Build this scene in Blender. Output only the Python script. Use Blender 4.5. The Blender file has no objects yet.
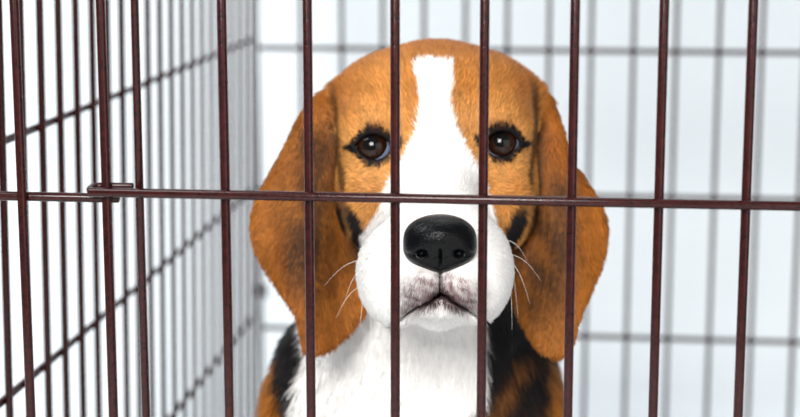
import bpy, math, random
import numpy as np
from mathutils import Vector, Matrix

random.seed(7)
rng = np.random.default_rng(11)
SC = bpy.context.scene
COL = SC.collection

# ------------------------------------------------------------------ helpers
def link(o, parent=None):
    COL.objects.link(o)
    if parent is not None:
        o.parent = parent
    return o

def mesh_obj(name, verts, faces, mat, parent=None, smooth=True):
    me = bpy.data.meshes.new(name)
    me.from_pydata([tuple(v) for v in verts], [], [tuple(f) for f in faces])
    me.update()
    if smooth:
        me.polygons.foreach_set('use_smooth', [True] * len(me.polygons))
    me.materials.append(mat)
    return link(bpy.data.objects.new(name, me), parent)

def empty(name, loc, label, cat, parent=None):
    o = bpy.data.objects.new(name, None)
    o.location = loc
    o['label'] = label
    o['category'] = cat
    return link(o, parent)

def tube_geo(pts, r, sides=12, taper=None):
    """verts and faces of a round tube along a polyline with domed ends"""
    P = [Vector(p) for p in pts]
    n = len(P)
    V, F = [], []
    rings = []
    ref = None
    seq = []
    t0 = (P[1] - P[0]).normalized(); t1 = (P[-1] - P[-2]).normalized()
    for i in range(n):
        if i == 0: t = t0
        elif i == n - 1: t = t1
        else: t = ((P[i] - P[i-1]).normalized() + (P[i+1] - P[i]).normalized()).normalized()
        ri = r * (taper[i] if taper else 1)
        if i == 0:
            for a in (0.15, .75): seq.append((P[0] - t*ri*.45*math.cos(a*1.57), t, ri*math.sin(a*1.57)))
        seq.append((P[i], t, ri))
        if i == n - 1:
            for a in (.75, .15): seq.append((P[-1] + t*ri*.45*math.cos(a*1.57), t, ri*math.sin(a*1.57)))
    for c, t, ri in seq:
        if ref is None:
            ref = t.orthogonal().normalized()
        x = (ref - t * ref.dot(t)).normalized(); ref = x
        y = t.cross(x)
        base = len(V)
        for k in range(sides):
            a = 2*math.pi*k/sides
            V.append(c + (x*math.cos(a) + y*math.sin(a))*ri)
        rings.append(base)
    for a, b in zip(rings[:-1], rings[1:]):
        for k in range(sides):
            k2 = (k+1) % sides
            F.append((a+k, a+k2, b+k2, b+k))
    F.append(tuple(range(rings[0], rings[0]+sides))[::-1])
    F.append(tuple(range(rings[-1], rings[-1]+sides)))
    return V, F

def join_geo(geos):
    V, F = [], []
    for v, f in geos:
        b = len(V)
        V += list(v)
        F += [tuple(i+b for i in ff) for ff in f]
    return V, F

def tube(name, pts, r, mat, parent, sides=12, taper=None):
    v, f = tube_geo(pts, r, sides, taper)
    return mesh_obj(name, v, f, mat, parent)

def box_geo(x0, y0, z0, x1, y1, z1):
    V = [(x0,y0,z0),(x1,y0,z0),(x1,y1,z0),(x0,y1,z0),(x0,y0,z1),(x1,y0,z1),(x1,y1,z1),(x0,y1,z1)]
    F = [(3,2,1,0),(4,5,6,7),(0,1,5,4),(1,2,6,5),(2,3,7,6),(3,0,4,7)]
    return V, F

def new_mat(name):
    m = bpy.data.materials.new(name); m.use_nodes = True
    nt = m.node_tree
    return m, nt, nt.nodes['Principled BSDF']

# ------------------------------------------------------------------ camera numbers
FPX = 1690.0
PITCH = math.radians(10.34)
YAW = math.radians(6.44)
CAM = Vector((0.0, -0.815, 0.609))
cf = Vector((-math.sin(YAW)*math.cos(PITCH), math.cos(YAW)*math.cos(PITCH), -math.sin(PITCH)))
cr = Vector((math.cos(YAW), math.sin(YAW), 0))
cu = cr.cross(cf)

def ray(px, py):
    return cf + cr*((px-400)/FPX) + cu*((208.5-py)/FPX)
def on_y(px, py, Y):
    d = ray(px, py); return CAM + d*((Y-CAM.y)/d.y)
def on_x(px, py, X):
    d = ray(px, py); return CAM + d*((X-CAM.x)/d.x)

# ------------------------------------------------------------------ materials
def wire_material():
    m, nt, b = new_mat('oxblood_enamelled_wire')
    n = nt.nodes.new('ShaderNodeTexNoise'); n.inputs['Scale'].default_value = 420; n.inputs['Detail'].default_value = 4
    tc = nt.nodes.new('ShaderNodeTexCoord'); nt.links.new(tc.outputs['Object'], n.inputs['Vector'])
    cr_ = nt.nodes.new('ShaderNodeValToRGB')
    cr_.color_ramp.elements[0].position = .3; cr_.color_ramp.elements[0].color = (.012, .0020, .0018, 1)
    cr_.color_ramp.elements[1].position = .75; cr_.color_ramp.elements[1].color = (.038, .0056, .0050, 1)
    nt.links.new(n.outputs['Fac'], cr_.inputs['Fac']); nt.links.new(cr_.outputs['Color'], b.inputs['Base Color'])
    b.inputs['Roughness'].default_value = .2
    b.inputs['Specular IOR Level'].default_value = .24
    bp = nt.nodes.new('ShaderNodeBump'); bp.inputs['Strength'].default_value = .12; bp.inputs['Distance'].default_value = .0006
    nt.links.new(n.outputs['Fac'], bp.inputs['Height']); nt.links.new(bp.outputs['Normal'], b.inputs['Normal'])
    return m
M_WIRE = wire_material()

def plain(name, col, rough, noise=0.0, scale=20, spec=.5):
    m, nt, b = new_mat(name)
    b.inputs['Roughness'].default_value = rough
    b.inputs['Specular IOR Level'].default_value = spec
    n = nt.nodes.new('ShaderNodeTexNoise'); n.inputs['Scale'].default_value = scale
    tc = nt.nodes.new('ShaderNodeTexCoord'); nt.links.new(tc.outputs['Object'], n.inputs['Vector'])
    mx = nt.nodes.new('ShaderNodeMix'); mx.data_type = 'RGBA'
    mx.inputs['A'].default_value = (*col, 1); mx.inputs['B'].default_value = (*[c*(1-noise) for c in col], 1)
    nt.links.new(n.outputs['Fac'], mx.inputs['Factor']); nt.links.new(mx.outputs['Result'], b.inputs['Base Color'])
    return m
M_WALL = plain('cool_white_studio_paint', (.74, .785, .815), .9, .02, 3, .1)
M_FLOOR = plain('white_studio_floor', (.84, .86, .87), .7, .02, 3, .2)
M_TRAY = plain('black_tray_plastic', (.02, .02, .022), .45, .3, 60)

# ------------------------------------------------------------------ room
def room():
    # seamless sweep behind the crate
    Yw, R = 1.30, .30
    prof = [(Yw-R-.0, 0.0)]
    for k in range(0, 13):
        a = k/12*math.pi/2
        prof.append((Yw-R+R*math.sin(a), R-R*math.cos(a)))
    prof.append((Yw, 2.6))
    V, F = [], []
    for (y, z) in prof:
        V += [(-2.6, y, z), (2.2, y, z)]
    for i in range(len(prof)-1):
        F.append((2*i, 2*i+1, 2*i+3, 2*i+2))
    w = mesh_obj('wall_back', V, F, M_WALL); w['kind'] = 'structure'
    v, f = box_geo(-2.6, -2.2, -.02, 2.2, Yw-R, 0)
    fl = mesh_obj('floor', v, f, M_FLOOR, smooth=False); fl['kind'] = 'structure'
room()

# ------------------------------------------------------------------ wire crate
XL, XR = -0.346, 0.36
YF, YB = 0.0, 0.925
ZT = 0.67
Z0 = 0.012
R_FRONT, R_SIDE = .0024, .0024

def crate():
    root = empty('wire_crate', ((XL+XR)/2, (YF+YB)/2, 0), 'dark red-brown wire dog crate with a vertical-bar door around the dog', 'dog crate')
    off = Vector(((XL+XR)/2, (YF+YB)/2, 0))
    L = lambda p: tuple(Vector(p) - off)
    def wire(name, pts, r, parent, sides=12):
        return tube(name, [L(p) for p in pts], r, M_WIRE, parent, sides)
    def repeat(name, xs, make, parent):
        return [make(x) for x in xs]

    # ---- front: fixed strip on the left + hinged door
    zbar = lambda px, py: on_y(px, py, YF).z
    bx = [on_y(px, 196, YF).x for px in (22, 106.5, 140.3, 225.5, 309.2, 395.3, 483.2, 571.8, 659.0, 746.2)]
    pitch = (bx[-1]-bx[3])/6
    xs_fixed = [bx[0]-.042, bx[0]]
    xs_door = bx[3:] + [bx[-1]+pitch, bx[-1]+2*pitch]
    x_post, x_door0 = bx[1], bx[2]
    zdoor = on_y(395, 196.3, YF).z
    zfix = on_y(50, 198.4, YF).z
    x_d1 = xs_door[-1]
    fp = wire('front_panel', [(XL, YF, Z0), (XL, YF, ZT), (XR, YF, ZT), (XR, YF, Z0), (XL, YF, Z0)], .0029, root)
    p = bpy.data.objects.new('x', None)
    base = None
    def vbar(parent, x, y, z0, z1, r, proto=None, name='vertical_wire'):
        if proto is None:
            return wire(name, [(x, y, z0), (x, y, z1)], r, parent)
        c = proto.copy(); COL.objects.link(c); c.parent = parent
        c.location = (x-proto['x'], y-proto['y'], 0)
        return c
    def vbars(parent, pts, z0, z1, r):
        pr = None
        for (x, y) in pts:
            if pr is None:
                pr = vbar(parent, x, y, z0, z1, r); pr0 = (x, y)
            else:
                c = pr.copy(); COL.objects.link(c); c.parent = parent
                c.location = (x-pr0[0], y-pr0[1], 0)
    bpy.data.objects.remove(p)
    vbars(fp, [(x, YF) for x in xs_fixed + [x_post] + [x_d1 + .035 + pitch*i for i in range(4) if x_d1 + .035 + pitch*i < XR-.015]], Z0, ZT, R_FRONT)
    for z in (.12, zfix, ):
        wire('horizontal_wire', [(XL, YF+.0046, z), (x_post+.0046, YF+.0046, z)], R_FRONT, fp)
    # door
    zd0, zd1 = .10, .62
    yD = YF - .0005
    door = wire('door', [(x_door0, yD, zd0), (x_door0, yD, zd1), (x_d1, yD, zd1), (x_d1, yD, zd0), (x_door0, yD, zd0)], R_FRONT, root)
    vbars(door, [(x, yD) for x in xs_door[:-1]], zd0, zd1, R_FRONT)
    yH = yD - .0046
    for z in (zdoor, .30):
        wire('horizontal_wire', [(x_post-.0072, yH, z), (x_d1+.02, yH, z)], R_FRONT, door)
        # eye of the hinge: turns round the post and comes back behind it
        pts = [(x_post-.0060, yH+.0004, z+.0006)]
        for k in range(1, 8):
            a = math.pi*k/8
            pts.append((x_post-.0060-.0022*math.sin(a), yD + (yH-yD)*math.cos(a), z+.0006+.0012*k/8))
        pts += [(x_post-.004, yD+.0046, z+.0019), (x_post+.0125, yD+.0046, z+.0020)]
        wire('hinge_loop', pts, .0016, door)
    # latch on the far side of the door
    lt = wire('door_latch', [(x_d1-.03, yH-.004, .40), (x_d1+.035, yH-.004, .40)], .003, root)
    wire('latch_handle', [(x_d1-.01, yH-.004, .40), (x_d1-.01, yH-.03, .395), (x_d1-.01, yH-.034, .36)], .003, lt)

    # ---- left panel
    LEAN = .0150
    sx = lambda z: XL + LEAN*(z-.49)
    lp = wire('side_panel', [(sx(Z0), YF, Z0), (sx(ZT), YF, ZT), (sx(ZT), YB, ZT), (sx(Z0), YB, Z0), (sx(Z0), YF, Z0)], .0019, root)
    k = FPX*(-XL)
    dt = .000064*k
    y_ref = on_x(38, 2, XL).y
    ys = []
    y = y_ref
    while y > YF+.02: y -= dt
    y += dt
    while y < YB-.012:
        ys.append(y); y += dt
    pr = wire('vertical_wire', [(sx(Z0), ys[0], Z0), (sx(ZT), ys[0], ZT)], R_SIDE, lp)
    for y in ys[1:]:
        c = pr.copy(); COL.objects.link(c); c.parent = lp; c.location = (0, y-ys[0], 0)
    for (px, py) in ((50, 125), (45, 371), (179, 413.5)):
        z = on_x(px, py, XL).z
        z = on_x(px, py, sx(z)).z
        wire('horizontal_wire', [(sx(z)-.0045, YF, z), (sx(z)-.0045, YB, z)], .0025, lp)
    # ---- rear panel
    rp = wire('rear_panel', [(XL, YB, Z0), (XL, YB, ZT), (XR, YB, ZT), (XR, YB, Z0), (XL, YB, Z0)], .0019, root)
    x1 = on_y(301, 50, YB).x; x2 = on_y(676, 50, YB).x
    pb = (x2-x1)/9
    xs = [x1 + pb*i for i in range(0, 16) if XL+.012 < x1+pb*i < XR-.012]
    vbars(rp, [(x, YB) for x in xs], Z0, ZT, .0023)
    for (px, py) in ((400, 49.5), (400, 193), (620, 338.5)):
        z = on_y(px, py, YB).z
        wire('horizontal_wire', [(XL, YB+.004, z), (XR, YB+.005, z)], .0026, rp)
    # corner clip joining side and rear panels
    zc = on_x(262, 290, XL).z
    pts = []
    for i in range(25):
        a = 2*math.pi*i/12
        pts.append((XL + .007*math.cos(a), YB-.006+.009*math.sin(a), zc-.006 + .0006*i))
    wire('corner_clip', pts, .0016, rp, 8)
    # ---- right panel and top, outside the picture
    geos = [tube_geo([L((XR, YF, Z0)), L((XR, YF, ZT)), L((XR, YB, ZT)), L((XR, YB, Z0)), L((XR, YF, Z0))], .0026, 8)]
    for y in ys: geos.append(tube_geo([L((XR, y, Z0)), L((XR, y, ZT))], R_SIDE, 8))
    for z in (.15, .31, .46): geos.append(tube_geo([L((XR+.004, YF, z)), L((XR+.004, YB, z))], .0021, 8))
    v, f = join_geo(geos); mesh_obj('side_panel', v, f, M_WIRE, root)
    geos = []
    for y in ys: geos.append(tube_geo([L((XL, y, ZT)), L((XR, y, ZT))], R_SIDE, 8))
    for x in (-.15, .02, .19): geos.append(tube_geo([L((x, YF, ZT+.004)), L((x, YB, ZT+.004))], .0021, 8))
    v, f = join_geo(geos); mesh_obj('top_panel', v, f, M_WIRE, root)
    # ---- tray
    g = [box_geo(XL+.006, YF+.008, .004, XR-.006, YB-.006, .010)]
    t = .004
    for (a, b, c, d) in ((XL+.006, YF+.008, XR-.006, YF+.008+t), (XL+.006, YB-.006-t, XR-.006, YB-.006),
                         (XL+.006, YF+.008, XL+.006+t, YB-.006), (XR-.006-t, YF+.008, XR-.006, YB-.006)):
        g.append(box_geo(a, b, .004, c, d, .030))
    v, f = join_geo([([L(p) for p in vv], ff) for vv, ff in g])
    mesh_obj('tray', v, f, M_TRAY, root, smooth=False)
crate()
FLOOR_DOG = .010

# ------------------------------------------------------------------ dog : frames
# body frame b: x right, y away from the viewer, z up, origin between the eyes, unit U
U = 1/1740.0
D0 = 0.97
EYE = CAM + ray(438, 147)*D0
cP, sP = math.cos(PITCH), math.sin(PITCH)
ZFLOOR = (FLOOR_DOG - EYE.z)/U          # tray level in units

def b2h(P):
    x, y, z = P[..., 0], P[..., 1], P[..., 2]
    return np.stack([x, y*cP - z*sP, y*sP + z*cP], -1)
def h2b(P):
    P = np.asarray(P, float)
    x, y, z = P[..., 0], P[..., 1], P[..., 2]
    return np.stack([x, y*cP + z*sP, -y*sP + z*cP], -1)
def H(px, py, hy=0.0):
    """head-frame point that sits where the photograph shows it, at depth hy"""
    t = D0 + hy*U
    return np.array([((px-400)/FPX*t - 38/FPX*D0)/U, hy, ((208.5-py)/FPX*t - 61.5/FPX*D0)/U])

# ------------------------------------------------------------------ SDF pieces
def ell(P, c, r, rot=None):
    Q = P - np.asarray(c, P.dtype)
    if rot is not None:
        Q = Q @ np.asarray(rot, P.dtype)
    r = np.asarray(r, P.dtype)
    k0 = np.sqrt(((Q/r)**2).sum(-1)); k1 = np.sqrt(((Q/(r*r))**2).sum(-1)) + 1e-9
    return k0*(k0-1)/k1
def cone(P, a, b, ra, rb):
    a = np.asarray(a, P.dtype); b = np.asarray(b, P.dtype)
    d = b-a
    t = np.clip(((P-a) @ d)/(d @ d), 0, 1)
    return np.sqrt(((P - a - t[..., None]*d)**2).sum(-1)) - (ra + (rb-ra)*t)
def smin(a, b, k):
    h = np.clip(.5+.5*(b-a)/k, 0, 1)
    return b + (a-b)*h - k*h*(1-h)
def smax(a, b, k):
    return -smin(-a, -b, k)
def rot_xz(deg):
    a = math.radians(deg); return np.array([[math.cos(a), 0, math.sin(a)], [0, 1, 0], [-math.sin(a), 0, math.cos(a)]])
def rot_xy(deg):
    a = math.radians(deg); return np.array([[math.cos(a), math.sin(a), 0], [-math.sin(a), math.cos(a), 0], [0, 0, 1]])

def poly_sd(x, z, poly):
    poly = np.asarray(poly)
    d = np.full(x.shape, 1e18); s = np.ones(x.shape)
    n = len(poly); j = n-1
    for i in range(n):
        ex, ez = poly[j]-poly[i]
        wx, wz = x-poly[i, 0], z-poly[i, 1]
        t = np.clip((wx*ex+wz*ez)/(ex*ex+ez*ez+1e-12), 0, 1)
        d = np.minimum(d, (wx-ex*t)**2+(wz-ez*t)**2)
        c1 = z >= poly[i, 1]; c2 = z < poly[j, 1]; c3 = ex*wz > ez*wx
        flip = (c1 & c2 & c3) | (~c1 & ~c2 & ~c3)
        s = np.where(flip, -s, s)
        j = i
    return s*np.sqrt(d)

EAR_L_PX = [(340,86),(317,93),(300,114),(287,144),(268,178),(255,205),(251,226),(255,246),(268,268),(285,292),(299,312),(303,332),(307,347),(319,350),(335,342),(351,327),
            (366,305),(367,270),(362,244),(356,212),(345,190),(339,160),(338,125),(341,95)]
EAR_R_PX = [(522,82),(547,91),(560,116),(569,158),(586,182),(602,207),(607,230),(602,258),(590,286),(576,314),(570,340),(562,351),(551,352),(538,345),(524,323),(514,296),
            (508,270),(507,243),(515,212),(526,182),(532,150),(531,115),(522,98)]
EAR_Y = 48.0
def smooth_poly(px, it=2):
    p = [H(a, b, EAR_Y) for a, b in px]
    p = np.array([[q[0], q[2]] for q in p])
    for _ in range(it):
        q = np.roll(p, -1, 0)
        p = np.stack([.75*p+.25*q, .25*p+.75*q], 1).reshape(-1, 2)
    return p
EAR_L = smooth_poly(EAR_L_PX, 1); EAR_R = smooth_poly(EAR_R_PX, 1)

def ear_y(x, z, side):
    v = np.clip((60-z)/260, 0, 1.1)
    ax = np.abs(x)
    xc = 112 + 28*np.sin(np.clip(v, 0, 1)*2.6)           # ridge line of the flap
    y = 74 - 62*v + 20*v*v
    y = y + .0068*(ax-xc)**2
    y = y + 4.5*np.sin((ax-xc)*.085 + z*.012)*np.clip(v*1.6, 0, 1)
    return y
def ear(h, side):
    poly = EAR_L if side < 0 else EAR_R
    out = np.full(h.shape[:-1], 60.0)
    x, y, z = h[..., 0], h[..., 1], h[..., 2]
    x0, z0 = poly.min(0)-30; x1, z1 = poly.max(0)+30
    m = (x > x0) & (x < x1) & (z > z0) & (z < z1) & (y > -60) & (y < 160)
    if m.any():
        xm, ym, zm = x[m].astype(float), y[m].astype(float), z[m].astype(float)
        d2 = poly_sd(xm, zm, poly)
        t = 6.5
        dy = (np.abs(ym-ear_y(xm, zm, side)))*.86 - t
        # rounded extrusion
        a = d2 + 6.0; b = dy + 6.0
        out[m] = np.minimum(np.maximum(a, b), 0) + np.sqrt(np.maximum(a, 0)**2+np.maximum(b, 0)**2) - 6.0
    return out

EYE_L = H(373.5, 147.0, 14); EYE_R = H(501.0, 144.0, 14)
EYE_RAD = 19.0
EYE_SQ = 1.0

def eye_open(h, e, side):
    """almond opening of the eyelids (2D, head x/z)"""
    x = (h[..., 0]-e[0])*side; z = h[..., 2]-e[2]     # x>0 outwards
    x = x + .5
    z = z - .06*x
    up = 12.5 - (x/19.0)**2*12.5
    lo = -13.0 + np.abs(x/19.0)**2.3*13.0
    return np.maximum(z-up, lo-z)*.7

MOUTH = np.array([[H(px, py, -100)[0], H(px, py, -100)[2]] for px, py in
                  ((392,325),(400,319),(411,311),(424,303),(434,296.5),(441,293),(448,296.5),(457,303),(469,311),(480,318),(488,323))])
def polyline_d(x, z, pl):
    d = np.full(x.shape, 1e9)
    for a, b in zip(pl[:-1], pl[1:]):
        e = b-a
        t = np.clip(((x-a[0])*e[0]+(z-a[1])*e[1])/(e@e), 0, 1)
        d = np.minimum(d, np.hypot(x-a[0]-e[0]*t, z-a[1]-e[1]*t))
    return d

def head_sdf(h):
    xs = np.abs(h[..., 0]); hm = np.stack([xs, h[..., 1], h[..., 2]], -1)
    d = ell(h, (0, 100, 6), (104, 118, 104))                       # skull
    d = smin(d, ell(h, (0, 62, 44), (80, 66, 60)), 26)             # forehead
    d = smin(d, ell(hm, (56, 34, 22), (42, 40, 34)), 22)            # brows
    d = smin(d, ell(hm, (66, 52, -48), (36, 62, 56)), 26)           # cheeks
    d = smin(d, cone(h, (0, 34, -34), (0, -84, -86), 46, 33), 26)    # muzzle bridge
    d = smin(d, ell(h, (0, -60, -98), (56, 66, 44)), 20)            # muzzle box
    d = smin(d, ell(h, (37, -52, -126), (33, 62, 47), rot_xz(6)), 16)
    d = smin(d, ell(h, (-43, -52, -128), (35, 62, 47), rot_xz(-6)), 16)   # flews
    d = smin(d, ell(hm, (17, -98, -124), (25, 34, 27)), 10)          # lip pads beside the philtrum
    d = smin(d, cone(h, (0, 40, -120), (0, -50, -148), 44, 30), 12)   # lower jaw
    d = smin(d, ell(h, (0, -72, -152), (30, 34, 15)), 8)            # chin
    d = smin(d, ell(hm, (53, 88, 48), (54, 64, 49)), 18)            # broad crown running into the ears
    # eyelids
    for e, s in ((EYE_L, -1), (EYE_R, 1)):
        d = smin(d, ell(h, e + np.array([0, 2, 0]), (25.5, 21.5, 21.5)), 9)
        op = eye_open(h, e, s)
        front = h[..., 1] - (e[1]+2)
        d = smax(d, -np.maximum(op, front), 2.0)
        d = np.maximum(d, -(np.sqrt(((h-e)**2).sum(-1)) - EYE_RAD))
    # philtrum groove and mouth line
    g = np.hypot(h[..., 0]-H(440, 280, -130)[0], np.maximum(np.maximum(h[..., 2]+118, -140-h[..., 2]), 0)) - 1.4
    d = smax(d, -np.maximum(g, h[..., 1]+100), 3)
    m = (h[..., 2] < -110) & (h[..., 1] < 0) & (np.abs(d) < 14)
    if m.any():
        md = polyline_d(h[..., 0][m], h[..., 2][m], MOUTH) - 2.0
        d = d.copy()
        d[m] = smax(d[m], -np.maximum(md, -(d[m]+9)), 3)
    return d

BX = -24.0                                                     # body centre line
def leg(P, s):
    zf = ZFLOOR
    a = cone(P, (BX+s*92, 150, -330), (BX+s*86, 150, -520), 66, 40)
    a = smin(a, cone(P, (BX+s*86, 150, -520), (BX+s*84, 128, zf+48), 36, 29), 20)
    a = smin(a, ell(P, (BX+s*84, 104, zf+24), (38, 54, 26)), 14)
    for k in (-24, -8, 8, 24):
        a = smin(a, ell(P, (BX+s*84+k, 62+abs(k)*.35, zf+17), (9.5, 20, 17)), 5)
    return a
def hind(P, s):
    zf = ZFLOOR
    a = ell(P, (BX+s*96, 520, zf+190), (62, 130, 150))
    a = smin(a, cone(P, (BX+s*112, 420, zf+130), (BX+s*112, 500, zf+42), 50, 32), 24)
    a = smin(a, cone(P, (BX+s*112, 500, zf+30), (BX+s*116, 360, zf+26), 28, 25), 16)
    a = smin(a, ell(P, (BX+s*116, 330, zf+24), (37, 52, 25)), 12)
    for k in (-24, -8, 8, 24):
        a = smin(a, ell(P, (BX+s*116+k, 290+abs(k)*.35, zf+16), (9.5, 20, 16)), 5)
    return a
def body_sdf(P):
    d = cone(P, (0, 112, -20), (BX*.55, 150, -190), 84, 106)            # neck
    d = smin(d, ell(P, (BX+3, 172, -335), (136, 142, 170)), 46)          # chest
    d = smin(d, ell(P, (BX-98, 190, -350), (62, 92, 128)), 34)         # shoulders
    d = smin(d, ell(P, (BX+98, 190, -318), (62, 92, 128)), 34)
    d = smin(d, cone(P, (BX, 210, -350), (BX, 480, ZFLOOR+240), 138, 128), 50)   # trunk
    d = smin(d, ell(P, (BX, 540, ZFLOOR+150), (132, 130, 140)), 40)     # rump
    for s in (-1, 1):
        d = smin(d, leg(P, s), 22)
        d = smin(d, hind(P, s), 22)
    d = smin(d, cone(P, (BX, 650, ZFLOOR+70), (BX+60, 770, ZFLOOR+34), 26, 22), 24)   # tail
    d = smin(d, cone(P, (BX+60, 770, ZFLOOR+34), (BX+190, 800, ZFLOOR+24), 22, 14), 10)
    return np.maximum(d, ZFLOOR - P[..., 2])

def dog_sdf(P):
    h = b2h(P)
    d = np.full(P.shape[:-1], 200.0)
    mh = (h[..., 2] > -260) & (h[..., 1] < 260)
    hh = h[mh]
    dh = head_sdf(hh)
    d[mh] = dh
    mb = (P[..., 2] < 120) & (P[..., 1] > -60)
    db = np.full(P.shape[:-1], 200.0)
    db[mb] = body_sdf(P[mb])
    d = smin(d, db, 16)
    de = np.minimum(ear(h, -1), ear(h, 1))
    k = np.clip((h[..., 2]-5)/45, 0, 1)*22 + 2.5
    return smin(d, de, k)

# ------------------------------------------------------------------ surface nets
def surface_nets(xs, ys, zs, F):
    nx, ny, nz = F.shape
    ins = F < 0
    cshape = (nx-1, ny-1, nz-1)
    nc = cshape[0]*cshape[1]*cshape[2]
    acc = np.zeros((nc, 3)); cnt = np.zeros(nc)
    quads = []
    ax = [xs, ys, zs]
    def cid(i, j, k): return (i*cshape[1]+j)*cshape[2]+k
    for a in range(3):
        sl0 = [slice(None)]*3; sl1 = [slice(None)]*3
        sl0[a] = slice(0, -1); sl1[a] = slice(1, None)
        A, B = ins[tuple(sl0)], ins[tuple(sl1)]
        idx = np.argwhere(A != B)
        if len(idx) == 0: continue
        i2 = idx.copy(); i2[:, a] += 1
        f0 = F[tuple(idx.T)].astype(float); f1 = F[tuple(i2.T)].astype(float)
        t = f0/(f0-f1)
        pos = np.stack([ax[q][idx[:, q]] for q in range(3)], 1).astype(float)
        pos[:, a] += t*(ax[a][i2[:, a]]-ax[a][idx[:, a]])
        b, c = (a+1) % 3, (a+2) % 3
        ok = (idx[:, b] > 0) & (idx[:, c] > 0) & (idx[:, b] < F.shape[b]-1) & (idx[:, c] < F.shape[c]-1)
        idx, pos, f0 = idx[ok], pos[ok], f0[ok]
        ids = []
        for (ob, oc) in ((-1, -1), (0, -1), (0, 0), (-1, 0)):
            q = idx.copy(); q[:, b] += ob; q[:, c] += oc
            ids.append(cid(q[:, 0], q[:, 1], q[:, 2]))
        for q in ids:
            cnt += np.bincount(q, minlength=nc)
            for w in range(3): acc[:, w] += np.bincount(q, weights=pos[:, w], minlength=nc)
        Q = np.stack(ids, 1)
        Q[f0 > 0] = Q[f0 > 0][:, ::-1]
        quads.append(Q)
    used = np.nonzero(cnt)[0]
    rem = np.full(nc, -1); rem[used] = np.arange(len(used))
    return acc[used]/cnt[used][:, None], rem[np.concatenate(quads)]

def gradient(fn, P, e=1.0):
    d = fn(P)
    g = np.stack([fn(P+np.eye(3)[i]*e)-fn(P-np.eye(3)[i]*e) for i in range(3)], -1)/(2*e)
    return d, g
def build_sdf(fn, xs, ys, zs, iters=3, lim=3.0):
    F = np.empty((len(xs), len(ys), len(zs)), np.float32)
    for i0 in range(0, len(xs), 24):
        X, Y, Z = np.meshgrid(xs[i0:i0+24], ys, zs, indexing='ij')
        F[i0:i0+24] = fn(np.stack([X, Y, Z], -1).astype(np.float64))
    V, Q = surface_nets(xs, ys, zs, F)
    for _ in range(iters):
        d, g = gradient(fn, V, .8)
        st = d[:, None]*g/np.maximum((g*g).sum(1), .25)[:, None]
        n = np.linalg.norm(st, axis=1)
        st *= np.minimum(1, lim/np.maximum(n, 1e-9))[:, None]
        V = V - st*.8
    return V, Q
def axis(*seg):
    out = []
    for (a, b, s) in seg: out.append(np.arange(a, b, s))
    return np.concatenate(out)

def to_local(P):                 # body units -> metres in the dog object's frame (base on the tray)
    Q = np.asarray(P, float)*U
    return Q - np.array([BX*U, 200*U, ZFLOOR*U])

ROOT_LOC = EYE + Matrix.Rotation(YAW, 3, 'Z') @ Vector((BX*U, 200*U, ZFLOOR*U))
dog = empty('dog', ROOT_LOC, 'tan, white and black beagle sitting inside the wire crate, looking out through the bars', 'dog')
dog.rotation_euler = (0, 0, YAW)

XS = axis((-262, -215, 6), (-215, 190, 2.6), (190, 262, 6))
YS = axis((-160, 130, 2.6), (130, 850, 8))
ZS = axis((ZFLOOR-14, -330, 8), (-330, -235, 5), (-235, 125, 2.6))
V, Q = build_sdf(dog_sdf, XS, YS, ZS)
print('dog body', len(V), len(Q))

# ------------------------------------------------------------------ coat colours
def vnoise(P, freq, seed):
    r = np.random.default_rng(seed)
    out = np.zeros(P.shape[0])
    for k in range(7):
        w = r.normal(size=3)*freq*(.6+.25*k); ph = r.uniform(0, 6.28)
        out += np.sin(P @ w + ph)/(1+.25*k)
    return out/3.2
def sst(a, b, x):
    t = np.clip((x-a)/(b-a), 0, 1); return t*t*(3-2*t)
def s2l(c):
    c = np.asarray(c, float)/255
    return np.where(c <= .04045, c/12.92, ((c+.055)/1.055)**2.4)
C_WHITE = s2l((246, 243, 240)); C_TAN = s2l((172, 106, 40)); C_TAN_L = s2l((210, 154, 90)); C_TAN_D = s2l((136, 72, 24))
C_BLACK = s2l((26, 23, 24)); C_PINK = s2l((108, 80, 82)); C_LIP = s2l((44, 34, 36)); C_EARD = s2l((104, 68, 40))

ymid = -60
BL_L = np.array([[H(x, y, d)[2], H(x, y, d)[0]] for x, y, d in ((435,51,60),(421,54,60),(416,62,50),(416,80,40),(420,112,20),(418,138,5),(406,160,-20),(394,180,-30),(386,195,-30),(379,207,-30),(369,219,-30),(363,232,-25),(360,250,-20),(352,300,-20))])
BL_R = np.array([[H(x, y, d)[2], H(x, y, d)[0]] for x, y, d in ((437,51,60),(446,50,60),(451,58,50),(450,80,40),(449,110,20),(453,132,5),(463,150,-20),(476,170,-30),(482,182,-30),(489,195,-30),(495,207,-30),(500,222,-30),(507,246,-25),(512,262,-20),(522,300,-20))])
def interp(z, tab):
    o = np.argsort(tab[:, 0]); return np.interp(z, tab[o, 0], tab[o, 1])

def xz(px): return np.array([[H(a, b, 40)[0], H(a, b, 40)[2]] for a, b in px])
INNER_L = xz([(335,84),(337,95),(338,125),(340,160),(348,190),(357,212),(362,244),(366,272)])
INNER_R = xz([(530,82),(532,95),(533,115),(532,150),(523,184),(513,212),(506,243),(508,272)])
def which_ear(P, h):
    """-1 / +1 on an ear flap, 0 elsewhere"""
    base = np.minimum(head_sdf(h), body_sdf(P))
    e1, e2 = ear(h, -1), ear(h, 1)
    w = np.zeros(len(P), int)
    w[(e1 < base-1.0) & (e1 < 4)] = -1
    w[(e2 < base-1.0) & (e2 < 4)] = 1
    return w

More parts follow.
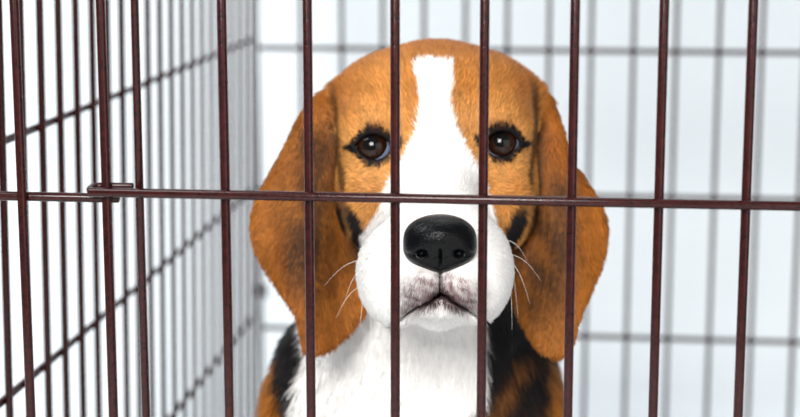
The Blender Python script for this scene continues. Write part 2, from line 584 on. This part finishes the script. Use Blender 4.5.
def coat(P):
    h = b2h(P)
    n1 = vnoise(P, .05, 1); n2 = vnoise(P, .16, 2); n3 = vnoise(P, .4, 3); n4 = vnoise(P, .02, 4)
    x, y, z = h[:, 0], h[:, 1], h[:, 2]
    N = len(P)
    w = which_ear(P, h)
    # base tan
    tn = np.clip(.5 + .35*n1 + .25*n2, 0, 1)[:, None]
    c = C_TAN*(1-tn*.5) + C_TAN_L*tn*.5
    # paler round the eyes and on cheeks, richer crown
    eyed = np.minimum(np.hypot(x-EYE_L[0], z-EYE_L[2]), np.hypot(x-EYE_R[0], z-EYE_R[2]))
    pale = sst(70, 25, eyed)*.45 + sst(-30, -80, z)*.45
    c = c*(1-pale[:, None]) + C_TAN_L*pale[:, None]
    crown = sst(70, 105, z+4*n2)*.55
    c = c*(1-crown[:, None]) + C_TAN_D*crown[:, None]
    tmp = sst(62, 92, np.abs(x+2)+4*n2)*sst(5, 40, z)*.5
    c = c*(1-tmp[:, None]) + C_TAN_D*tmp[:, None]
    # ears
    e = w != 0
    ax = np.abs(x)
    t = np.clip(.45+.4*n1+.2*n2, 0, 1)
    ce = C_TAN*(1-t[:, None]*.7)*.9 + C_TAN_D*t[:, None]*.7
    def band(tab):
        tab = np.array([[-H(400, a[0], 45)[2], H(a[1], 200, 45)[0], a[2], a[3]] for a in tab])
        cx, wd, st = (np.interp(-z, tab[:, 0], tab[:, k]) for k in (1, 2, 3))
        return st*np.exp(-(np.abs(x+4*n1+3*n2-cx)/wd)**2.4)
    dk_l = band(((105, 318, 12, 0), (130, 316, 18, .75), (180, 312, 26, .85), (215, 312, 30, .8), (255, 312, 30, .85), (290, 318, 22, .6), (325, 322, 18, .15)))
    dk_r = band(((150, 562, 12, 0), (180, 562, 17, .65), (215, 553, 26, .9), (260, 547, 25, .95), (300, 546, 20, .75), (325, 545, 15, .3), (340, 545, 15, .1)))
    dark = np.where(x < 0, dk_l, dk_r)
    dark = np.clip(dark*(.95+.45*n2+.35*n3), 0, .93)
    edge = np.exp(-((ax-np.interp(-z, [-40, 30, 90], [104, 104, 88]))/9)**2)*sst(60, 30, z)*sst(-140, -95, z)  # crease shade painted along the inner edge of the flap
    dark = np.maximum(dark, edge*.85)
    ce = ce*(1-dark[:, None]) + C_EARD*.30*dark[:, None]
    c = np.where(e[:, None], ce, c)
    # cavity shade painted into the dark fur between cheek and ear
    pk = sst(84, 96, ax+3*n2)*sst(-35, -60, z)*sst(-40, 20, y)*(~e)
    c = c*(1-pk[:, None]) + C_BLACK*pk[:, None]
    # crease shade painted where the flap meets the head, black cavity shade below
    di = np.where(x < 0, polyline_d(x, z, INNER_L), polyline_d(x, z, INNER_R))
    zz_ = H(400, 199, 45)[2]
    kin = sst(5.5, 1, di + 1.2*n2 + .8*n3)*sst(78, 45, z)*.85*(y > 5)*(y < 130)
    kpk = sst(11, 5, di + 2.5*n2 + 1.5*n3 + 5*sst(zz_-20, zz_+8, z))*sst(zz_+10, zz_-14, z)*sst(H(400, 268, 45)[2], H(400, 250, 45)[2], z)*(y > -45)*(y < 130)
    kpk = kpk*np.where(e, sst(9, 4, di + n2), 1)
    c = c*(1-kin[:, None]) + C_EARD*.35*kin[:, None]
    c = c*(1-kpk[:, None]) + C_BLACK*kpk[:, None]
    # white blaze and muzzle
    soft = 2.5
    bl = np.minimum(x-interp(z, BL_L), interp(z, BL_R)-x) + 1.8*n2 + 1.2*n3
    wh = sst(-soft, soft, bl)*sst(87, 80, z + 3*n2)*(~e)*(y < 140)
    # below the head: chest
    low = h[:, 2] < -150
    onbody = (body_sdf(P) < head_sdf(h)-2) & (~e)
    pz = lambda py: -H(400, py, 90)[2]
    px_ = lambda px: H(px, 380, 90)[0]
    xw = np.interp(-z, [150, pz(345), pz(372), pz(388), pz(417), 420, 900], [px_(302), px_(303), px_(303), px_(290), px_(286), px_(282), -150])
    xe = np.interp(-z, [150, pz(340), pz(380), pz(395), pz(417), 420, 900], [px_(486), px_(486), px_(484), px_(478), px_(464), px_(455), 90])
    ch = np.minimum(x-xw, xe-x) + 6*n1 + 4*n2
    chest = sst(-3, 5, ch)
    chest = np.where(y > 240, 0, chest)
    # shoulders: black saddle, tan outside with dark streaks on the right
    sh = C_TAN*np.ones((N, 1))
    xb = np.interp(-z, [150, pz(352), pz(372), pz(390), pz(417), 420], [-400, px_(266), px_(276), px_(277), px_(279), px_(281)])
    bl_l = sst(-4, 4, x - xb + 4*n1 + 3*n2)
    q = (x-px_(508)) + .92*(-z-pz(378))
    str_ = np.exp(-((q+5*n1)/12.5)**2)*sst(pz(346), pz(362), -z)
    str_ = np.maximum(str_, np.exp(-((q-64+5*n1)/6)**2)*.5*sst(pz(385), pz(395), -z))
    out = sst(px_(546), px_(553), x+4*n1+2*n2)*sst(pz(352), pz(368), -z)
    bl_r = (1-.8*np.clip(str_*(.75+.5*n2), 0, 1))*(1-out)
    blk = np.where(x < 0, bl_l, bl_r)
    blk = np.where(y > 260, sst(-100, 60, z + 700 - .3*y + 30*n4), blk)
    sh = sh*(1-.45*np.clip(.5+n1, 0, 1)[:, None]) + C_EARD*(.45*np.clip(.5+n1, 0, 1)[:, None])
    brn = (x > 0)*sst(px_(546), px_(536), x)
    sh = sh*(1-.6*brn[:, None]) + C_EARD*.6*brn[:, None]
    sh = sh*(1-blk[:, None]) + C_BLACK*blk[:, None]
    body = sh*(1-chest[:, None]) + C_WHITE*chest[:, None]
    legs = sst(-480, -520, z)[:, None]
    body = body*(1-legs) + C_WHITE*legs
    c = c*(1-wh[:, None]) + C_WHITE*wh[:, None]
    jaw = (z < -120) & (~e) & (~onbody)
    c[jaw & (wh < .5)] = C_WHITE
    c = np.where(onbody[:, None], body, c)
    # bare-ish pink lips under the nose, widened as painted muzzle-bottom shading, dark lip line
    lp = H(440, 288, -125)
    pk = sst(1.3, .5, np.hypot((x-lp[0])/46, (z-lp[2]+10)/31) - .12*n2)*(y < -50)*(z > -164)
    pk = np.clip(pk*(.8+.45*n3), 0, 1)*.95*(~e)
    zm = np.interp(x, MOUTH[:, 0], MOUTH[:, 1])
    pk = pk*np.where(z < zm-1, .08+.5*sst(16, 34, np.abs(x-2)), 1)
    c = c*(1-pk[:, None]) + C_PINK*pk[:, None]
    md = polyline_d(x, z, MOUTH)
    tp = sst(46, 36, np.abs(x-2))
    lip = (1-.8*sst(12, 30, np.abs(x-2)))*tp*sst(6.0, 2.0, md + 1.3*n3 - 2.2*sst(20, 4, np.abs(x-2)))*(y < -25)*(~e)*(~onbody)
    c = c*(1-lip[:, None]) + C_LIP*lip[:, None]
    lip2 = tp*sst(15, 5, md+2.5*n3)*sst(-162, -152, z)*(y < -25)*(~e)*(~onbody)*.45
    c = c*(1-lip2[:, None]) + C_PINK*.8*lip2[:, None]
    # black eye liner with a drawn-out outer corner
    for ee, s in ((EYE_L, -1), (EYE_R, 1)):
        op = eye_open(h, ee, s)/.7
        xx = (x-ee[0])*s; zz = z-ee[2]
        corner = np.maximum(np.abs(zz+1.5)-(7-.42*np.maximum(xx-14, 0)), np.abs(xx-18)-11)
        inner = np.maximum(np.abs(zz+3+.25*(xx+15))-5, np.abs(xx+20)-8)
        d = np.minimum(np.minimum(op-(5.2+1.3*(zz > 0)), corner), inner)
        k = sst(3.0, -1.5, d + 1.8*n3)*(y < 60)*(~e)
        c = c*(1-k[:, None]) + s2l((12, 12, 16))*.5*k[:, None]
        # faint dark brow hairs
        bd = np.abs(zz-20-.12*xx)/4; bx_ = np.abs(xx+2)/16
        k = .35*np.exp(-bd**2-bx_**2)
        c = c*(1-k[:, None]) + C_TAN_D*.5*k[:, None]
    return np.clip(c, .0008, 1), w, h

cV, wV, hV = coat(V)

# ------------------------------------------------------------------ skin
def fur_nodes(name, hair):
    m, nt, b = new_mat(name)
    at = nt.nodes.new('ShaderNodeAttribute'); at.attribute_name = 'coat'
    if hair:
        info = nt.nodes.new('ShaderNodeHairInfo')
        hs = nt.nodes.new('ShaderNodeHueSaturation')
        mr = nt.nodes.new('ShaderNodeMapRange'); mr.inputs['To Min'].default_value = .94; mr.inputs['To Max'].default_value = 1.05
        nt.links.new(info.outputs['Random'], mr.inputs['Value'])
        nt.links.new(mr.outputs['Result'], hs.inputs['Value']); nt.links.new(at.outputs['Color'], hs.inputs['Color'])
        nt.links.new(hs.outputs['Color'], b.inputs['Base Color'])
        an = nt.nodes.new('ShaderNodeAttribute'); an.attribute_name = 'lie'
        vt = nt.nodes.new('ShaderNodeVectorTransform'); vt.vector_type = 'NORMAL'; vt.convert_from = 'OBJECT'; vt.convert_to = 'WORLD'
        nt.links.new(an.outputs['Vector'], vt.inputs['Vector'])
        geo = nt.nodes.new('ShaderNodeNewGeometry')
        mx = nt.nodes.new('ShaderNodeMix'); mx.data_type = 'VECTOR'; mx.inputs['Factor'].default_value = .28
        nt.links.new(vt.outputs['Vector'], mx.inputs['A']); nt.links.new(geo.outputs['Normal'], mx.inputs['B'])
        nm = nt.nodes.new('ShaderNodeVectorMath'); nm.operation = 'NORMALIZE'
        nt.links.new(mx.outputs['Result'], nm.inputs[0]); nt.links.new(nm.outputs['Vector'], b.inputs['Normal'])
        b.inputs['Roughness'].default_value = .5; b.inputs['Specular IOR Level'].default_value = .12
    else:
        nt.links.new(at.outputs['Color'], b.inputs['Base Color'])
        b.inputs['Roughness'].default_value = .7; b.inputs['Specular IOR Level'].default_value = .15
    return m
M_SKIN = fur_nodes('beagle_coat_skin', False)
M_FUR = fur_nodes('beagle_coat_hair', True)

LV = to_local(V)
body = mesh_obj('body', LV.tolist(), Q.tolist(), M_SKIN, dog)
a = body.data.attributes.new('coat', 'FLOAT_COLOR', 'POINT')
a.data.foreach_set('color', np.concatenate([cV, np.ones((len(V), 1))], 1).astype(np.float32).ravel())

# ------------------------------------------------------------------ fur
def sample_fur():
    T = np.concatenate([Q[:, [0, 1, 2]], Q[:, [0, 2, 3]]])
    A, B, C = V[T[:, 0]], V[T[:, 1]], V[T[:, 2]]
    nrm = np.cross(B-A, C-A); area = .5*np.linalg.norm(nrm, axis=1); nrm = nrm/np.maximum(2*area, 1e-9)[:, None]
    ctr = (A+B+C)/3
    hc = b2h(ctr)
    view = b2h(nrm)[:, 1]                      # <0 faces the viewer
    dens = np.where(hc[:, 2] > -210, .85, .40)
    dens = dens*np.where(hc[:, 2] < -330, .06, 1)
    dens = dens*np.where(hc[:, 1] > 130, .25, 1)
    dens = dens*np.where(view > .35, .25, 1)
    dens = dens*np.where(ctr[:, 2] < ZFLOOR+8, 0, 1)
    p = dens*area
    n = int(p.sum())
    tri = rng.choice(len(T), n, p=p/p.sum())
    u = rng.random(n); v = rng.random(n); f = u+v > 1; u[f] = 1-u[f]; v[f] = 1-v[f]
    P = A[tri] + (B-A)[tri]*u[:, None] + (C-A)[tri]*v[:, None]
    return P
P = sample_fur()
_, G = gradient(dog_sdf, P, 1.5)
Nn = G/np.maximum(np.linalg.norm(G, axis=1), 1e-9)[:, None]
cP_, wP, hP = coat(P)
hN = b2h(Nn)
def drop_mask():
    x, y, z = hP.T
    keep = np.ones(len(P), bool)
    for e, s in ((EYE_L, -1), (EYE_R, 1)):
        op = eye_open(hP, e, s)/.7
        keep &= ~((op < 2.0) & (y < e[1]+6) & (np.hypot(x-e[0], z-e[2]) < 26))
    # nose pad stays bare
    nc = H(440, 243, -128)
    keep &= ~((np.hypot((x-nc[0])/36, (z-nc[2])/27) < .9) & (y < -85))
    md = polyline_d(x, z, MOUTH)
    keep &= ~((md < 2.2) & (y < -40) & (wP == 0))
    return keep
K = drop_mask()
P, Nn, cP_, wP, hP, hN = P[K], Nn[K], cP_[K], wP[K], hP[K], hN[K]

def fur_dir():
    x, y, z = hP.T
    n = len(P)
    D = np.zeros((n, 3))
    nose = np.array([0, -135, -80.])
    d1 = hP - nose
    d1 /= np.linalg.norm(d1, axis=1)[:, None]
    D[:] = d1
    # muzzle sides sweep back and down
    mz = sst(-30, -70, y)*sst(-40, -70, z)
    D += np.stack([0*x, .9*mz, -.9*mz], 1)
    # forehead: up and outwards
    fh = sst(0, 50, z)
    D += np.stack([x/90*.5*fh, .2*fh, .5*fh], 1)
    # away from the eyes
    for e, s in ((EYE_L, -1), (EYE_R, 1)):
        r = hP-e; dd = np.linalg.norm(r, axis=1)
        k = sst(55, 22, dd)*1.2
        D += r/np.maximum(dd, 1)[:, None]*k[:, None]
    # cheeks fall down and back
    ck = sst(-25, -70, z)*sst(-60, 0, y)
    D += np.stack([0*x, .4*ck, -1.1*ck], 1)
    low = body_sdf(P) < head_sdf(hP)-1
    D[low] = np.stack([.10*(x[low]-BX)/100, .15+0*x[low], -1+0*x[low]], 1)
    e = wP != 0
    D[e] = np.stack([np.sign(x[e])*np.clip((np.abs(x[e])-115)/140, -.4, .5), -.05+0*x[e], -1+0*x[e]], 1)
    # wandering
    for k in range(3):
        D[:, k] += .24*vnoise(P, .11, 20+k) + .10*vnoise(P, .35, 30+k) + .13*rng.normal(size=n)
    t = D - (D*hN).sum(1)[:, None]*hN
    t /= np.maximum(np.linalg.norm(t, axis=1), 1e-6)[:, None]
    return t, low, e
Tt, low, earm = fur_dir()
x, y, z = hP.T
L = np.full(len(P), 10.0)
L = np.where(z > 10, 11.5, L)
L = np.where(y < -55, 7.0, L)
nd = np.hypot(x, z+90)
L = np.where((y < -80) & (nd < 52), 4.5, L)
for e in (EYE_L, EYE_R):
    L = np.minimum(L, 2.6 + .16*np.maximum(np.linalg.norm(hP-e, axis=1)-12, 0))
L = np.where(earm, 12.0, L)
L = np.where(low & ~earm, np.interp(-z, [150, 200, 260], [16, 24, 30]), L)
L = L*rng.uniform(.65, 1.2, len(P))
lift0 = np.where(low & ~earm, .42, .40)*rng.uniform(.7, 1.3, len(P))
NP = 4
pts = np.empty((len(P), NP, 3))
cur = hP - hN*.6
pts[:, 0] = cur
for k in range(1, NP):
    li = lift0*(1 - .75*(k-1)/(NP-1))
    d = Tt*np.cos(li)[:, None] + hN*np.sin(li)[:, None]
    cur = cur + d*(L/(NP-1))[:, None]
    pts[:, k] = cur
ptsL = to_local(h2b(pts))
Nloc = Nn + .0
pale_ = sst(.35, .7, cP_[:, 2])                       # white hairs vary less than tan ones
var = (1-.8*pale_)*(.36*(rng.random(len(P))-.55)*2 + .16*vnoise(P, .25, 50) + .10*vnoise(P, .9, 51))
cc = cP_*(1+var)[:, None]
cc = np.clip(cc, .0008, .95)
width = np.where(low & ~earm, .62, .50)*U

def make_fur(name, sel):
    n = int(sel.sum())
    cu_ = bpy.data.hair_curves.new(name)
    cu_.add_curves([NP]*n)
    cu_.points.foreach_set('position', ptsL[sel].astype(np.float32).ravel())
    prof = np.array([1.0, .9, .65, .15])
    cu_.points.foreach_set('radius', (width[sel][:, None]*prof[None]).astype(np.float32).ravel())
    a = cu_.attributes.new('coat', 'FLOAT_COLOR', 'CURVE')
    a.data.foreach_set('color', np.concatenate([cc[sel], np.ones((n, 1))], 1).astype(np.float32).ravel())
    a = cu_.attributes.new('lie', 'FLOAT_VECTOR', 'CURVE')
    a.data.foreach_set('vector', Nloc[sel].astype(np.float32).ravel())
    cu_.materials.append(M_FUR)
    o = bpy.data.objects.new(name, cu_)
    o['kind'] = 'stuff'
    return link(o, dog)
make_fur('fur', wP == 0)
make_fur('ear_fur', wP == -1)
make_fur('ear_fur', wP == 1)
print('hairs', len(P), (wP==0).sum(), (wP==-1).sum(), (wP==1).sum())

# ------------------------------------------------------------------ eyes
def eye_mats():
    def gl(name, col, rough=.03):
        m, nt, b = new_mat(name)
        b.inputs['Base Color'].default_value = (*col, 1); b.inputs['Roughness'].default_value = rough
        b.inputs['Specular IOR Level'].default_value = .2
        b.inputs['Coat Weight'].default_value = .12; b.inputs['Coat Roughness'].default_value = .02
        return m, nt, b
    sc, _, _ = gl('eye_white', tuple(s2l((150, 160, 190))), .15)
    ir, nt, b = gl('dark_brown_iris', (.06, .025, .012))
    tc = nt.nodes.new('ShaderNodeTexCoord'); n = nt.nodes.new('ShaderNodeTexNoise'); n.inputs['Scale'].default_value = 900
    nt.links.new(tc.outputs['Object'], n.inputs['Vector'])
    r = nt.nodes.new('ShaderNodeValToRGB')
    r.color_ramp.elements[0].color = (.004, .0016, .001, 1); r.color_ramp.elements[1].color = (.030, .009, .003, 1)
    nt.links.new(n.outputs['Fac'], r.inputs['Fac']); nt.links.new(r.outputs['Color'], b.inputs['Base Color'])
    pu, _, _ = gl('black_pupil', (.003, .003, .003))
    return sc, ir, pu
M_SCL, M_IRIS, M_PUP = eye_mats()

def cap_geo(r, ang0, ang1, rings=14, segs=40):
    """spherical band around -y from polar angle ang0 to ang1"""
    V, F = [], []
    for i in range(rings+1):
        t = ang0 + (ang1-ang0)*i/rings
        for k in range(segs):
            a = 2*math.pi*k/segs
            V.append((r*math.sin(t)*math.cos(a), -r*math.cos(t), r*math.sin(t)*math.sin(a)))
    for i in range(rings):
        for k in range(segs):
            k2 = (k+1) % segs
            F.append((i*segs+k, (i+1)*segs+k, (i+1)*segs+k2, i*segs+k2))
    return V, F
def make_eye(e, yaw, pit):
    c = to_local(h2b(e))
    R = EYE_RAD*U*.985
    v, f = cap_geo(R, .01, math.pi-.01, 28, 40)
    eye = mesh_obj('eye', v, f, M_SCL, dog)
    eye.location = Vector(c)
    eye.rotation_euler = (PITCH*-1 + pit, 0, yaw)
    v, f = cap_geo(R*1.012, .42, .97, 8, 40); mesh_obj('iris', v, f, M_IRIS, eye)
    v, f = cap_geo(R*1.014, .002, .44, 8, 40); mesh_obj('pupil', v, f, M_PUP, eye)
make_eye(EYE_L, -.17, -.20)
make_eye(EYE_R, -.03, -.22)

# ------------------------------------------------------------------ nose
NC = H(440, 243, -124)
def nose_sdf(h):
    q = h - NC
    qm = np.stack([np.abs(q[..., 0]), q[..., 1], q[..., 2]], -1)
    d = ell(q, (0, 2, 7), (33, 22, 20))
    d = smin(d, ell(qm, (16.8, 3, -4.5), (17.5, 20, 16.5)), 7)
    d = smin(d, ell(q, (0, 0, -13), (23, 17, 14.5)), 7)
    d = smin(d, cone(q, (0, 4, -18), (0, 8, -30), 7, 3.5), 6)
    d = smin(d, ell(q, (0, -9, 3), (20, 12, 12)), 8)
    # nostrils: round hole with a slit curling outwards
    n1 = ell(qm, (17.5, -19, -9.5), (5.6, 10, 3.6))
    n2 = cone(qm, (19, -19, -10), (33, -6, -11), 2.4, 1.5)
    d = smax(d, -smin(n1, n2, 2), 3.0)
    g = np.hypot(q[..., 0], np.maximum(q[..., 2]+6, 0)) - .7
    d = smax(d, -np.maximum(g, q[..., 1]+12), 2.5)
    return d
def nose_fn(P): return nose_sdf(b2h(P))
cb = h2b(NC)
nv, nq = build_sdf(nose_fn, np.arange(cb[0]-44, cb[0]+44, 1.5), np.arange(cb[1]-34, cb[1]+34, 1.5), np.arange(cb[2]-44, cb[2]+40, 1.5), 2, 1.5)
def nose_mat():
    m, nt, b = new_mat('wet_black_nose_leather')
    b.inputs['Base Color'].default_value = (.0016, .0018, .0022, 1)
    b.inputs['Roughness'].default_value = .25; b.inputs['Specular IOR Level'].default_value = .17
    tc = nt.nodes.new('ShaderNodeTexCoord'); v = nt.nodes.new('ShaderNodeTexVoronoi'); v.inputs['Scale'].default_value = 900
    nt.links.new(tc.outputs['Object'], v.inputs['Vector'])
    bp = nt.nodes.new('ShaderNodeBump'); bp.inputs['Strength'].default_value = .35; bp.inputs['Distance'].default_value = .0006; bp.invert = True
    nt.links.new(v.outputs['Distance'], bp.inputs['Height']); nt.links.new(bp.outputs['Normal'], b.inputs['Normal'])
    return m
mesh_obj('nose', to_local(nv).tolist(), nq.tolist(), nose_mat(), dog)

# ------------------------------------------------------------------ whiskers
M_WHISK = plain('pale_whisker', (.85, .80, .72), .4)
def project(p):
    p = h2b(np.array([p]))
    for _ in range(6):
        d, g = gradient(dog_sdf, p, 1.0)
        p = p - d[:, None]*g/np.maximum((g*g).sum(1), .3)[:, None]
    return b2h(p)[0]
def whisker(px, py, hy, end):
    a = project(H(px, py, hy)); b = H(*end)
    pts = []
    for i in range(9):
        t = i/8
        p = a + (b-a)*t + np.array([0, -6, 5])*math.sin(t*math.pi)*1.1
        pts.append(tuple(to_local(h2b(p))))
    tube('whisker', pts, .23*U, M_WHISK, dog, 6, [1-.8*i/8 for i in range(9)])
for w in ((372,262,-70,(324,286,-70)), (368,285,-60,(336,318,-80)), (372,296,-60,(360,330,-80)), (380,300,-70,(372,335,-90)),
          (505,255,-60,(541,281,-70)), (505,262,-60,(530,304,-70)), (508,272,-55,(518,318,-60)), (504,240,-60,(528,262,-60)),
          (500,285,-60,(512,330,-70)), (376,272,-70,(345,300,-90))):
    whisker(*w)

# ------------------------------------------------------------------ claws
M_CLAW = plain('dark_claw', (.05, .04, .035), .4)
for s in (-1, 1):
    for (cx, cy) in ((84, 62), (116, 290)):
        for k in (-24, -8, 8, 24):
            p0 = (BX+s*cx+k, cy-14+abs(k)*.35, ZFLOOR+14); p1 = (BX+s*cx+k, cy-26+abs(k)*.35, ZFLOOR+9); p2 = (BX+s*cx+k, cy-31+abs(k)*.35, ZFLOOR+3.5)
            tube('claw', [tuple(to_local(p)) for p in (p0, p1, p2)], 4*U, M_CLAW, dog, 8, [1, .8, .3])

# ------------------------------------------------------------------ light
def area(name, loc, target, size, power, col=(1, 1, 1), sy=None):
    l = bpy.data.lights.new(name, 'AREA'); l.energy = power; l.color = col
    l.shape = 'RECTANGLE'; l.size = size; l.size_y = sy or size
    o = bpy.data.objects.new(name, l); COL.objects.link(o)
    o.location = loc
    o.rotation_euler = (Vector(target)-Vector(loc)).to_track_quat('-Z', 'Y').to_euler()
    return o
area('softbox_key', (-.35, -1.9, 1.55), (0, .15, .45), .75, 80, (1, .985, .96))
area('added_fill', (1.3, -1.5, .9), (0, .15, .4), 1.5, 14, (1, .99, .98))  # added area light out of view, lifts the right side
area('added_backdrop_light', (-1.2, -.2, 1.9), (-1.1, 1.3, .45), .8, 24, (.97, .985, 1))  # added area light out of view, brightens the backdrop at left
area('unseen_top_light', (.0, .55, 2.0), (0, .4, .3), 1.0, 10, (1, 1, 1))  # unseen area light overhead

w = bpy.data.worlds.new('studio'); SC.world = w; w.use_nodes = True
w.node_tree.nodes['Background'].inputs['Color'].default_value = (.93, .97, 1, 1)
w.node_tree.nodes['Background'].inputs['Strength'].default_value = .30

# ------------------------------------------------------------------ camera
cd = bpy.data.cameras.new('camera'); cam = bpy.data.objects.new('camera', cd); COL.objects.link(cam)
cam.matrix_world = Matrix(((cr.x, cu.x, -cf.x, CAM.x), (cr.y, cu.y, -cf.y, CAM.y), (cr.z, cu.z, -cf.z, CAM.z), (0, 0, 0, 1)))
cd.sensor_fit = 'HORIZONTAL'; cd.sensor_width = 36; cd.lens = FPX/800*36
cd.shift_y = 0
cd.clip_start = .05
cd.dof.use_dof = True
cd.dof.focus_distance = .882
cd.dof.aperture_fstop = (FPX/800*36)/11.5
SC.camera = cam
SC.view_settings.view_transform = 'Standard'; SC.view_settings.look = 'None'
SC.view_settings.gamma = 1; SC.view_settings.use_curve_mapping = False
SC.view_settings.exposure = 0.0
SC.cycles.use_denoising = True
